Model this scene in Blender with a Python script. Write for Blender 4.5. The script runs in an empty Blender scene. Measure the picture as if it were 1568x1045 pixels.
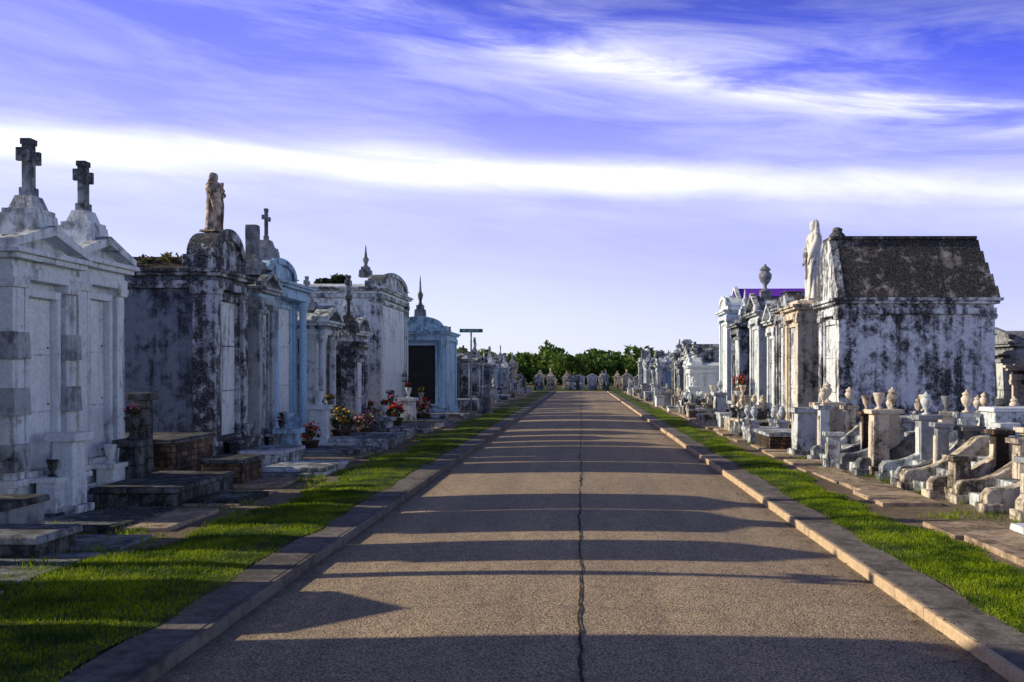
import bpy, bmesh, math, random
import numpy as np
from mathutils import Vector, Matrix
random.seed(11); rng=np.random.default_rng(5)
S=bpy.context.scene
S.view_settings.view_transform='Standard'; S.view_settings.look='None'; S.view_settings.exposure=0
COL=S.collection
SUN_EL=math.radians(22.5)
LD=Vector((math.cos(SUN_EL)*0.998,-0.04,-math.sin(SUN_EL))).normalized()
GZ=0.07

# ------------------------------------------------------------------ materials
class NT:
    def __init__(s,tree): s.t=tree; s.n=tree.nodes; s.l=tree.links
    def node(s,typ,**kw):
        n=s.n.new(typ)
        for k,v in kw.items(): setattr(n,k,v)
        return n
    def put(s,sock,v):
        if isinstance(v,(int,float,tuple,list)):
            if isinstance(v,(tuple,list)) and len(v)==3 and sock.type=='RGBA': v=(*v,1)
            sock.default_value=v
        else: s.l.new(v,sock)
    def m(s,op,a,b=0.0,c=None,clamp=False):
        n=s.node('ShaderNodeMath',operation=op); n.use_clamp=clamp
        s.put(n.inputs[0],a); s.put(n.inputs[1],b)
        if c is not None: s.put(n.inputs[2],c)
        return n.outputs[0]
    def mix(s,f,a,b,mode='MIX'):
        n=s.node('ShaderNodeMix',data_type='RGBA',blend_type=mode)
        s.put(n.inputs[0],f); s.put(n.inputs[6],a); s.put(n.inputs[7],b)
        return n.outputs[2]
    def ramp(s,f,stops,interp='LINEAR'):
        n=s.node('ShaderNodeValToRGB'); e=n.color_ramp.elements; n.color_ramp.interpolation=interp
        while len(e)<len(stops): e.new(0.5)
        for i,(p,c) in enumerate(stops):
            e[i].position=p; e[i].color=(*c,1) if isinstance(c,(tuple,list)) else (c,c,c,1)
        s.put(n.inputs[0],f); return n.outputs[0]
    def mapr(s,v,a,b,c=0.0,d=1.0):
        n=s.node('ShaderNodeMapRange'); n.clamp=True
        s.put(n.inputs[0],v); n.inputs[1].default_value=a; n.inputs[2].default_value=b; n.inputs[3].default_value=c; n.inputs[4].default_value=d
        return n.outputs[0]
    def noise(s,vec,scale,detail=6,rough=.6,dist=0):
        n=s.node('ShaderNodeTexNoise'); s.put(n.inputs['Vector'],vec)
        n.inputs['Scale'].default_value=scale; n.inputs['Detail'].default_value=detail
        n.inputs['Roughness'].default_value=rough; n.inputs['Distortion'].default_value=dist
        return n.outputs[0]
    def scalev(s,vec,sc,off=(0,0,0)):
        n=s.node('ShaderNodeMapping'); s.put(n.inputs[0],vec); n.inputs[3].default_value=sc; n.inputs[1].default_value=off
        return n.outputs[0]
def newmat(name):
    m=bpy.data.materials.new(name); m.use_nodes=True
    m.node_tree.nodes.clear(); t=NT(m.node_tree)
    out=t.node('ShaderNodeOutputMaterial'); p=t.node('ShaderNodeBsdfPrincipled')
    t.l.new(p.outputs[0],out.inputs[0]); p.inputs['Roughness'].default_value=.85
    p.inputs['Specular IOR Level'].default_value=.25
    return m,t,p,out
def bump(t,p,h,strength,dist):
    b=t.node('ShaderNodeBump'); b.inputs['Strength'].default_value=strength; b.inputs['Distance'].default_value=dist
    t.put(b.inputs['Height'],h); t.l.new(b.outputs[0],p.inputs['Normal'])
def stone(name,light,dark,stain=.5,lichen=(.22,.15,.07),lich=.25,rough=.85,off=0,blocks=None,streak=.6,big=1.1,soft=.045):
    """weathered stone: base tone, black mildew crust (heavier high up and on ledges), rain streaks, lichen"""
    m,t,p,o=newmat(name)
    g=t.node('ShaderNodeNewGeometry'); pos=g.outputs['Position']; pos=t.scalev(pos,(1,1,1),(off*3.1,off*1.7,off))
    n1=t.noise(pos,big,5,.62,.4)
    n2=t.noise(t.scalev(pos,(7,7,.5)),1.0,4,.6)
    n3=t.noise(pos,30,3,.7)
    n4=t.noise(pos,6.0,6,.75,.5)
    sp=t.node('ShaderNodeSeparateXYZ'); t.l.new(g.outputs['Normal'],sp.inputs[0])
    up=t.m('MAXIMUM',sp.outputs[2],0)
    f=t.m('ADD',t.m('MULTIPLY',n1,.40),t.m('MULTIPLY',n2,.22))
    f=t.m('ADD',f,t.m('MULTIPLY',n4,.38))
    pz=t.node('ShaderNodeSeparateXYZ'); t.l.new(g.outputs['Position'],pz.inputs[0])
    f=t.m('ADD',f,t.mapr(pz.outputs[2],.1,.8,.05,0)); f=t.m('ADD',f,t.m('MULTIPLY',up,.03))
    f=t.m('ADD',f,t.mapr(pz.outputs[2],2.5,3.6,0,.035))
    c=.66-.28*stain
    f1=t.mapr(f,c-.022,c+soft)
    f1=t.m('MULTIPLY',f1,t.mapr(n3,.25,.55,.5,1))
    st=t.m('MULTIPLY',t.mapr(n2,.54-.06*stain,.68,0,streak),t.mapr(n1,.38,.55,.2,1))
    base=t.mix(t.mapr(n4,.35,.65),light,tuple(x*.82 for x in light))
    if blocks:
        br=t.node('ShaderNodeTexBrick'); 
        cx=t.node('ShaderNodeCombineXYZ'); t.l.new(t.m('ADD',pz.outputs[0],pz.outputs[1]),cx.inputs[0]); t.l.new(pz.outputs[2],cx.inputs[1])
        t.l.new(cx.outputs[0],br.inputs['Vector']); br.inputs['Scale'].default_value=1
        br.inputs['Brick Width'].default_value=blocks[0]; br.inputs['Row Height'].default_value=blocks[1]; br.inputs['Mortar Size'].default_value=.012
        br.inputs['Color1'].default_value=(1,1,1,1); br.inputs['Color2'].default_value=(.72,.7,.68,1); br.inputs['Mortar'].default_value=(.3,.28,.26,1)
        base=t.mix(1,base,br.outputs[0],'MULTIPLY')
    mid=tuple((a*.35+b*.65) for a,b in zip(light,dark))
    base=t.mix(st,base,mid)
    col=t.mix(f1,base,dark)
    lf=t.mapr(t.noise(t.scalev(pos,(1,1,1),(9,4,2)),2.1,6,.7),.62-.12*lich,.70-.12*lich,0,.7)
    col=t.mix(lf,col,lichen)
    col=t.mix(1,col,t.ramp(n3,[(.3,.76),(.58,1.0)]),'MULTIPLY')
    t.l.new(col,p.inputs['Base Color']); p.inputs['Roughness'].default_value=rough
    h=t.m('ADD',t.m('MULTIPLY',n3,.5),t.m('MULTIPLY',n4,.8))
    bump(t,p,h,.6,.022)
    return m
BLK=(.024,.024,.026)
M={}
M['marble']=stone('white_marble',(.82,.88,.90),(.13,.145,.155),.34,lich=.0,off=1,rough=.6,streak=.8,soft=.08)
M['panel']=stone('marble_slab',(.86,.90,.91),(.22,.23,.24),.18,lich=.0,off=1.5,rough=.5,streak=.6,soft=.1)
M['marble2']=stone('aged_marble',(.72,.77,.79),(.05,.053,.057),.50,lich=.1,off=2,soft=.06)
M['greytrim']=stone('grey_marble',(.46,.50,.53),(.04,.043,.047),.54,lich=.1,off=2.6,soft=.08)
M['weather']=stone('weathered_plaster',(.54,.58,.63),BLK,.63,lich=.12,off=3,big=1.5)
M['bigtomb']=stone('mildewed_plaster',(.84,.88,.92),(.020,.020,.022),.63,lich=.03,off=4.4,lichen=(.25,.2,.15),streak=.7,big=.9,soft=.06)
M['roofslate']=stone('lichen_roof',(.46,.43,.38),(.024,.023,.023),.74,lich=.2,off=5,lichen=(.20,.14,.08),streak=.5,big=1.2,soft=.07)
M['dark']=stone('dark_mossy_stone',(.24,.25,.25),(.016,.017,.018),.62,lich=.25,off=6,blocks=(.5,.24),soft=.09)
M['grime']=stone('grimy_plaster',(.23,.27,.33),(.020,.023,.030),.60,lich=.0,off=6.6,big=2.2,soft=.09,streak=.8)
M['blue']=stone('pale_blue_paint',(.46,.68,.88),(.07,.10,.14),.40,lich=.0,off=7,soft=.08,streak=.8)
M['cream']=stone('cream_stone',(.78,.68,.54),(.07,.057,.044),.47,lich=.22,off=8,soft=.06)
M['brown']=stone('brown_brick',(.32,.20,.13),(.03,.025,.02),.60,lich=.4,off=9,blocks=(.24,.09))
M['grey']=stone('grey_granite',(.34,.36,.39),(.045,.045,.045),.48,lich=.1,off=10,soft=.1)
M['walk']=stone('path_concrete',(.56,.42,.29),(.12,.09,.06),.38,lich=.3,off=11,lichen=(.2,.12,.06),streak=.2,soft=.1)
M['slab']=stone('slab_concrete',(.58,.63,.70),(.08,.08,.08),.40,lich=.05,off=12,streak=.2)
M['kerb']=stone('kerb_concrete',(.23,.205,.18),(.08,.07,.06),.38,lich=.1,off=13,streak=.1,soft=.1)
M['kerb_sunlit']=stone('kerb_edge_sunlit',(.66,.49,.31),(.2,.15,.1),.25,lich=.1,off=13.5,streak=.1,soft=.1)  # lit copy of the kerb concrete, sunlight painted into its colour
M['statue']=stone('statue_stone',(.70,.58,.48),(.1,.08,.07),.5,lich=.5,off=14,lichen=(.3,.18,.1),big=4)
M['statuew']=stone('statue_white',(.86,.83,.76),(.2,.18,.15),.3,lich=.05,off=15,big=3)
def plain(name,c,r=.5,metal=0):
    m,t,p,o=newmat(name); g=t.node('ShaderNodeNewGeometry')
    n=t.noise(g.outputs['Position'],12,5,.6)
    t.l.new(t.mix(1,c,t.ramp(n,[(.3,.7),(.7,1.0)]),'MULTIPLY'),p.inputs['Base Color'])
    p.inputs['Roughness'].default_value=r; p.inputs['Metallic'].default_value=metal; return m
M['iron']=plain('black_iron',(.02,.02,.022),.5)
M['signgreen']=plain('sign_green',(.02,.20,.13),.4)
M['galv']=plain('pole_paint',(.34,.42,.39),.5)
M['purple']=plain('purple_tarp',(.18,.05,.55),.5)
M['red']=plain('red_petals',(.55,.03,.03),.6)
M['yellow']=plain('yellow_petals',(.6,.36,.03),.6)
M['pink']=plain('pink_petals',(.6,.22,.3),.6)
M['bark']=plain('bark',(.09,.065,.045),.9)
def leafmat(name,c1,c2,sc=1.2,trans=.3):
    m,t,p,o=newmat(name); g=t.node('ShaderNodeNewGeometry')
    n=t.noise(g.outputs['Position'],sc,4,.6); col=t.mix(t.mapr(n,.38,.62),c1,c2)
    t.l.new(col,p.inputs['Base Color']); p.inputs['Roughness'].default_value=.6
    tr=t.node('ShaderNodeBsdfTranslucent'); t.l.new(col,tr.inputs[0])
    mx=t.node('ShaderNodeMixShader'); mx.inputs[0].default_value=trans
    t.l.new(p.outputs[0],mx.inputs[1]); t.l.new(tr.outputs[0],mx.inputs[2]); t.l.new(mx.outputs[0],o.inputs[0]); return m
M['leaf']=leafmat('leaf_green',(.04,.085,.012),(.12,.20,.03),.5)
M['leafd']=leafmat('leaf_dark',(.015,.03,.012),(.04,.065,.02),2)
M['weed']=leafmat('dry_weeds',(.16,.10,.04),(.10,.11,.03),6)
M['blade']=leafmat('grass_blades',(.05,.115,.002),(.30,.40,.006),1.9,.38)

def groundmat():
    m,t,p,o=newmat('ground_dirt'); g=t.node('ShaderNodeNewGeometry'); pos=g.outputs['Position']
    n1=t.noise(pos,.5,6,.6); n2=t.noise(pos,9,6,.7); n3=t.noise(pos,60,3,.7)
    c=t.mix(t.mapr(n1,.4,.6),(.22,.16,.10),(.32,.25,.17))
    c=t.mix(t.mapr(n2,.5,.62,0,.8),c,(.10,.10,.05)); c=t.mix(1,c,t.ramp(n3,[(.3,.6),(.7,1)]),'MULTIPLY')
    t.l.new(c,p.inputs['Base Color']); bump(t,p,t.m('ADD',n2,t.m('MULTIPLY',n3,.4)),.7,.04); return m
def grassmat():
    m,t,p,o=newmat('grass_turf'); g=t.node('ShaderNodeNewGeometry'); pos=g.outputs['Position']
    n1=t.noise(pos,1.9,4,.6); n3=t.noise(pos,45,4,.7)
    c=t.mix(t.mapr(n1,.38,.62),(.035,.075,.003),(.20,.27,.008))
    c=t.mix(1,c,t.ramp(n3,[(.35,.25),(.62,1)]),'MULTIPLY')
    t.l.new(c,p.inputs['Base Color']); bump(t,p,n3,1,.05); return m
def asphalt():
    m,t,p,o=newmat('asphalt'); g=t.node('ShaderNodeNewGeometry'); pos=g.outputs['Position']
    n1=t.noise(pos,.55,5,.6,.5); n2=t.noise(pos,6,5,.65); n3=t.noise(pos,70,3,.75)
    n5=t.noise(t.scalev(pos,(2.2,.12,1)),1,4,.6)
    v=t.node('ShaderNodeTexVoronoi'); v.inputs['Scale'].default_value=70; t.l.new(pos,v.inputs['Vector'])
    c=t.mix(t.mapr(n1,.36,.64),(.96,.72,.45),(.80,.60,.39))
    c=t.mix(t.mapr(n5,.42,.66,0,.5),c,(.54,.43,.30))
    c=t.mix(t.mapr(n2,.50,.7,0,.5),c,(.38,.30,.21))
    c=t.mix(1,c,t.ramp(v.outputs['Distance'],[(.0,1.0),(.35,.85),(.7,.35)]),'MULTIPLY')
    c=t.mix(1,c,t.ramp(n3,[(.38,.20),(.5,.85),(.60,1.0)]),'MULTIPLY')
    cv=t.node('ShaderNodeTexVoronoi',feature='DISTANCE_TO_EDGE'); cv.inputs['Scale'].default_value=.42
    wn=t.node('ShaderNodeTexNoise'); t.l.new(pos,wn.inputs['Vector']); wn.inputs['Scale'].default_value=2.5; wn.inputs['Detail'].default_value=5
    mv=t.mix(.16,pos,wn.outputs[1],'ADD'); t.l.new(mv,cv.inputs['Vector'])
    ck=t.m('MULTIPLY',t.mapr(cv.outputs[0],.0,.004,1,0),t.mapr(n1,.48,.62,0,.6))
    c=t.mix(ck,c,(.06,.05,.04))
    # darker gutter line towards both kerbs, broken up by noise
    px=t.node('ShaderNodeSeparateXYZ'); t.l.new(g.outputs['Position'],px.inputs[0])
    gut=t.m('MULTIPLY',t.mapr(t.m('ABSOLUTE',px.outputs[0]),2.05,2.34),t.mapr(n2,.35,.6,.2,.8))
    c=t.mix(gut,c,(.14,.115,.085))
    t.l.new(c,p.inputs['Base Color']); p.inputs['Roughness'].default_value=.8
    h=t.m('SUBTRACT',t.m('MULTIPLY',n3,.9),t.m('MULTIPLY',v.outputs['Distance'],.8))
    bump(t,p,h,.6,.008); return m
M['ground']=groundmat(); M['turf']=grassmat(); M['asphalt']=asphalt(); M['crack']=plain('crack_soil',(.05,.042,.03),.95)

# ------------------------------------------------------------------ mesh builder
class B:
    def __init__(s): s.v=[];s.f=[];s.m=[];s.sm=[];s.mats=[]
    def mi(s,k):
        if k not in s.mats: s.mats.append(k)
        return s.mats.index(k)
    def add(s,vs,fs,mat,smooth=False,M4=None):
        o=len(s.v)
        if M4 is not None: vs=[tuple(M4@Vector(q)) for q in vs]
        s.v+=list(vs); k=s.mi(mat)
        for f in fs: s.f.append(tuple(o+i for i in f)); s.m.append(k); s.sm.append(smooth)
    def box(s,x0,x1,y0,y1,z0,z1,mat,tx=0,ty=0,M4=None):
        if x0>x1:x0,x1=x1,x0
        if y0>y1:y0,y1=y1,y0
        vs=[(x0,y0,z0),(x1,y0,z0),(x1,y1,z0),(x0,y1,z0),(x0+tx,y0+ty,z1),(x1-tx,y0+ty,z1),(x1-tx,y1-ty,z1),(x0+tx,y1-ty,z1)]
        s.add(vs,[(3,2,1,0),(4,5,6,7),(0,1,5,4),(1,2,6,5),(2,3,7,6),(3,0,4,7)],mat,M4=M4)
    def prx(s,poly,x0,x1,mat):
        n=len(poly); vs=[(x0,a,b) for a,b in poly]+[(x1,a,b) for a,b in poly]
        fs=[tuple(range(n-1,-1,-1)),tuple(range(n,2*n))]+[(i,(i+1)%n,n+(i+1)%n,n+i) for i in range(n)]
        s.add(vs,fs,mat)
    def pry(s,poly,y0,y1,mat):
        n=len(poly); vs=[(a,y0,b) for a,b in poly]+[(a,y1,b) for a,b in poly]
        fs=[tuple(range(n)),tuple(range(2*n-1,n-1,-1))]+[(i,n+i,n+(i+1)%n,(i+1)%n) for i in range(n)]
        s.add(vs,fs,mat)
    def lathe(s,cx,cy,prof,mat,n=14,smooth=True,sx=1,sy=1,fold=0,fk=9):
        vs=[];fs=[]
        for j,(r,z) in enumerate(prof):
            for i in range(n):
                a=2*math.pi*i/n; rr=r*(1+fold*math.sin(fk*a+j*.35)+fold*.5*math.sin(fk*1.7*a-j*.5))
                vs.append((cx+rr*math.cos(a)*sx,cy+rr*math.sin(a)*sy,z))
        for j in range(len(prof)-1):
            for i in range(n):
                k=(i+1)%n; fs.append((j*n+i,j*n+k,(j+1)*n+k,(j+1)*n+i))
        fs.append(tuple(range(n-1,-1,-1))); fs.append(tuple((len(prof)-1)*n+i for i in range(n)))
        s.add(vs,fs,mat,smooth)
    def tube(s,pts,rad,mat,n=8):
        vs=[];fs=[]
        for j,p in enumerate(pts):
            p=Vector(p); d=(Vector(pts[min(j+1,len(pts)-1)])-Vector(pts[max(j-1,0)])).normalized()
            a=d.orthogonal().normalized(); b=d.cross(a)
            for i in range(n):
                t=2*math.pi*i/n; vs.append(tuple(p+(a*math.cos(t)+b*math.sin(t))*rad[j]))
        for j in range(len(pts)-1):
            for i in range(n):
                k=(i+1)%n; fs.append((j*n+i,j*n+k,(j+1)*n+k,(j+1)*n+i))
        fs.append(tuple(range(n))); fs.append(tuple((len(pts)-1)*n+i for i in range(n)))
        s.add(vs,fs,mat,True)
    def leaves(s,c,rad,count,size,mat):
        for _ in range(count):
            d=Vector((random.gauss(0,1),random.gauss(0,1),random.gauss(0,1))).normalized()*random.random()**.5
            p=Vector(c)+Vector((d.x*rad[0],d.y*rad[1],d.z*rad[2]))
            a=Vector((random.uniform(-1,1),random.uniform(-1,1),random.uniform(-1,1))).normalized(); b=a.orthogonal().normalized()
            q=size*random.uniform(.6,1.3)
            s.add([tuple(p-a*q),tuple(p+b*q*.45),tuple(p+a*q),tuple(p-b*q*.45)],[(0,1,2,3)],mat)
    def obj(s,name,loc=(0,0,0),rz=0,bev=.012,tilt=0):
        me=bpy.data.meshes.new(name); me.from_pydata(s.v,[],s.f)
        for k in s.mats: me.materials.append(M[k])
        me.polygons.foreach_set('material_index',s.m); me.polygons.foreach_set('use_smooth',s.sm)
        bm=bmesh.new(); bm.from_mesh(me); bmesh.ops.recalc_face_normals(bm,faces=bm.faces); bm.to_mesh(me); bm.free()
        o=bpy.data.objects.new(name,me); COL.objects.link(o); o.location=loc
        o.rotation_euler=(random.uniform(-tilt,tilt),random.uniform(-tilt,tilt),rz)
        if bev:
            md=o.modifiers.new('bevel','BEVEL'); md.width=bev; md.segments=2; md.limit_method='ANGLE'; md.angle_limit=math.radians(50)
        return o

# ------------------------------------------------------------------ ornaments
def cross(b,x,y,z,h,mat,w=.11,pat=True,ped=True,pm=None,arm=.17):
    pm=pm or mat
    if ped:
        ph=h*.42
        b.box(x-.24,x+.24,y-.26,y+.26,z,z+ph*.55,pm,.03,.03)
        b.box(x-.2,x+.2,y-.21,y+.21,z+ph*.55,z+ph*.66,pm)
        b.box(x-.15,x+.15,y-.17,y+.17,z+ph*.66,z+ph,pm,.05,.05); z0=z+ph
    else: z0=z; ph=0
    H=h-ph; hw=w/2
    b.box(x-hw,x+hw,y-hw,y+hw,z0,z0+H,mat)
    za=z0+H*.72; L=H*arm+.03
    for s_ in (-1,1):
        b.box(x-hw+.003,x+hw-.003,y+s_*hw,y+s_*L,za-hw,za+hw,mat)
        if pat: b.box(x-hw*1.15,x+hw*1.15,y+s_*(L-.03),y+s_*(L+.025),za-hw*1.4,za+hw*1.4,mat)
    if pat:
        b.box(x-hw*1.15,x+hw*1.15,y-hw*1.4,y+hw*1.4,z0+H-.05,z0+H+.02,mat)
        b.box(x-hw*1.4,x+hw*1.4,y-hw*1.4,y+hw*1.4,z0,z0+.1,mat)
def urn(b,x,y,z,h,mat):
    k=h
    pr=[(.20,0),(.20,.06),(.09,.10),(.06,.18),(.07,.24),(.17,.36),(.235,.52),(.24,.62),(.17,.70),(.15,.74),(.20,.78),(.20,.82),(.12,.88),(.05,.93),(.05,.97),(.01,1.0)]
    b.lathe(x,y,[(r*k,z+q*k) for r,q in pr],mat,14)
def vase(b,x,y,z,h,mat,fl=None):
    pr=[(.26,0),(.26,.08),(.12,.16),(.12,.3),(.24,.5),(.30,.8),(.36,.96),(.36,1.0),(.28,1.0),(.26,.9)]
    b.lathe(x,y,[(r*h,z+q*h) for r,q in pr],mat,12)
    if fl:
        b.leaves((x,y,z+h*1.25),(h*.4,h*.4,h*.3),50,h*.14,'leafd'); b.leaves((x,y,z+h*1.35),(h*.45,h*.45,h*.3),34,h*.11,fl)
def spike(b,x,y,z,h,mat):
    b.box(x-.2,x+.2,y-.2,y+.2,z,z+h*.22,mat,.02,.02); b.box(x-.13,x+.13,y-.13,y+.13,z+h*.22,z+h*.32,mat)
    b.lathe(x,y,[(.1,z+h*.32),(.05,z+h*.4),(.09,z+h*.5),(.11,z+h*.56),(.05,z+h*.64),(.035,z+h*.8),(.01,z+h)],mat,10)

# ------------------------------------------------------------------ tomb
def tomb(name,side,xf,y0,y1,depth,H,body='marble',trim=None,panel='panel',top='gable',g=.4,fin=None,finh=1.0,finmat=None,
         quoin=False,shelf=True,rz=None,roof=None,fx=-.25,cols=False,vases=True,open_=False,fl=None,loc=None,gable=None,sidepanel=False,fr=.06):
    trim=trim or body; finmat=finmat or trim; roof=roof or trim; gable=gable or trim
    b=B(); w=abs(y1-y0); hw=w/2
    b.box(-depth-.12,.20,-hw-.08,hw+.08,-.1,.22,trim)
    b.box(-depth-.06,.10,-hw-.04,hw+.04,.22,.38,trim,.02,.02)
    b.box(-depth,0,-hw+.05,hw-.05,.38,H-.32,body)
    pw=min(.26,w*.17); po=fr+.03
    for s_ in (-1,1):
        for (xa,xb) in ((-.26,po),(-depth-.03,-depth+.24)):
            b.box(xa,xb,s_*(hw-pw),s_*hw,.46,H-.42,trim)
            b.box(xa-.03,xb+.035,s_*(hw-pw-.03),s_*(hw+.03),.38,.46,trim)
            b.box(xa-.03,xb+.035,s_*(hw-pw-.03),s_*(hw+.03),H-.42,H-.32,trim,-.015,-.015)
        if quoin:
            z=.55
            while z<H-.75:
                b.box(-.33,po+.05,s_*(hw-pw-.05),s_*(hw+.05),z,z+.30,quoin,.012,.012); z+=.62
        if cols:
            b.lathe(.25,s_*(hw-pw*.5),[(.12,.38),(.12,.46),(.085,.5),(.08,H-.6),(.1,H-.5),(.13,H-.4),(.13,H-.32)],trim,14)
        if sidepanel:
            b.box(-depth+.34,-.36,s_*(hw-.05),s_*(hw-.028),.6,H-.5,panel)
    ex=po+.03+(.25 if cols else 0)
    b.box(-depth-.05,ex,-hw-.04,hw+.04,H-.32,H-.19,trim)
    b.box(-depth-.01,ex-.03,-hw-.005,hw+.005,H-.19,H-.11,body)
    ov=ex+.12
    b.box(-depth-.10,ov-.05,-hw-.09,hw+.09,H-.11,H-.05,trim)
    b.box(-depth-.15,ov,-hw-.14,hw+.14,H-.05,H+.01,trim)
    zt=H+.01
    iw=hw-pw-.07; zb=.52; zt2=H-.50
    if iw>.2:
        for s_ in (-1,1): b.box(0,fr,s_*(iw-.08),s_*iw,zb,zt2,trim)
        b.box(0,fr+.005,-iw,iw,zt2,zt2+.09,trim); b.box(0,fr+.02,-iw-.02,iw+.02,zb-.07,zb,trim)
        if open_: b.box(-.002,.004,-iw+.08,iw-.08,zb,zt2,'iron')
        else:
            k=3 if H>2.4 else 2; hh=(zt2-zb)/k
            for i in range(k): b.box(0,.018+.004*(i%2),-iw+.094,iw-.094,zb+i*hh+.008,zb+(i+1)*hh-.008,panel)
            for i in range(k):
                for s_ in (-1,1): b.lathe(.026,s_*(iw-.16),[(.014,zb+i*hh+.08),(.014,zb+i*hh+.10)],'iron',6)
    if top=='gable':
        e=hw+.12
        b.prx([(-e+.02,zt),(e-.02,zt),(0,zt+g)],-depth-.1,.05,roof)
        for s_ in (-1,1):
            P=[(s_*e,zt+.002),(s_*e,zt+.09),(0,zt+g+.09),(0,zt+g-.03)]
            b.prx(P,.05,ov-.03,trim); b.prx(P,-depth-.13,-depth-.1,trim)
        topz=zt+g
    elif top=='arch':
        n=14;a0=hw-.02
        sh=g*.35
        R=[(-hw-.03,zt),(-hw-.03,zt+sh)]
        for i in range(n+1):
            a=math.pi-math.pi*i/n; R.append((a0*.86*math.cos(a),zt+sh+.0+(g-sh)*math.sin(a)))
        R+=[(hw+.03,zt+sh),(hw+.03,zt)]
        b.prx(R,-.42,.07,trim)
        R2=[(y*1.04,zt+(z-zt)*1.10) for y,z in R[1:-1]]; inn=[(y*.86,zt+(z-zt)*.84) for y,z in R[1:-1]][::-1]
        n2=len(R2)
        for i in range(n2-1):
            q=[R2[i],R2[i+1],inn[n2-2-i],inn[n2-1-i]]
            b.prx(q,.07,.13,trim)
        b.lathe(-.18,0,[(.12,zt+g-.02),(.12,zt+g+.05),(.09,zt+g+.07)],trim,10)
        b.prx([(-hw-.05,zt),(hw+.05,zt),(hw*.5,zt+g*.35),(-hw*.5,zt+g*.35)],-depth-.08,-.42,roof)
        topz=zt+g
    elif top=='steps':
        b.box(-depth+.02,.02,-hw+.02,hw-.02,zt,zt+g*.5,trim,.03,.03)
        b.box(-depth+.15,-.1,-hw*.62,hw*.62,zt+g*.5,zt+g,roof,.06,.08); topz=zt+g
    elif top=='steep':
        e=hw+.10; tw=e*.30
        N=5
        for i in range(N):
            t0=i/N; t1=(i+1)/N; a=e+(tw-e)*t0; c=e+(tw-e)*t1
            b.prx([(-a,zt+g*t0),(a,zt+g*t0),(c+.018,zt+g*t1),(-c-.018,zt+g*t1)],-depth-.10+i*.045,-.02,roof)
        P=[(-e,zt),(e,zt),(tw,zt+g),(-tw,zt+g)]
        b.prx([(y*1.03,zt+(z-zt)*1.0+.0) for y,z in P],-.02,.14,gable)
        b.box(-depth+.13,.12,-tw-.07,tw+.07,zt+g,zt+g+.07,roof)
        b.lathe(-.1,0,[(.16,zt+g+.07),(.17,zt+g+.13),(.1,zt+g+.2),(.12,zt+g+.26),(.04,zt+g+.3)],trim,12)
        topz=zt+g+.07
    else:
        b.prx([(-hw-.05,zt),(hw+.05,zt),(hw*.6,zt+g),(-hw*.6,zt+g)],-depth-.05,.05,roof); topz=zt+g
    if fin=='cross': cross(b,fx,0,topz-.04,finh,finmat,pm=trim)
    if fin=='thick': cross(b,fx,0,topz-.04,finh,finmat,.22,False)
    if fin=='slim': cross(b,fx,0,topz-.04,finh,finmat,.07,True,arm=.22)
    if fin=='urn': b.box(fx-.17,fx+.17,-.17,.17,topz-.1,topz+.12,finmat,.02,.02); urn(b,fx,0,topz+.12,finh,finmat)
    if fin=='spike': spike(b,fx,0,topz-.04,finh,finmat)
    if fin=='block': b.box(fx-.25,fx+.25,-.3,.3,topz-.1,topz+finh,finmat,.03,.03); b.box(fx-.29,fx+.29,-.34,.34,topz+finh*.8,topz+finh*.92,finmat)
    if shelf:
        q=min(.36,iw); b.box(.20,.42,-q,q,.02,.40,trim); b.box(.102,.46,-q-.05,q+.05,.40,.46,trim)
        if vases:
            for s_ in (-1,1):
                if random.random()<.7: vase(b,.33,s_*q*.7,.46,random.uniform(.18,.28),random.choice([trim,'cream','dark']),fl if random.random()<.7 else None)
    yc=(y0+y1)/2
    if rz is None: rz=0 if side<0 else math.pi
    if loc is None: loc=(xf,yc,GZ)
    return b.obj(name,loc,rz,.012,.004)

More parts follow.
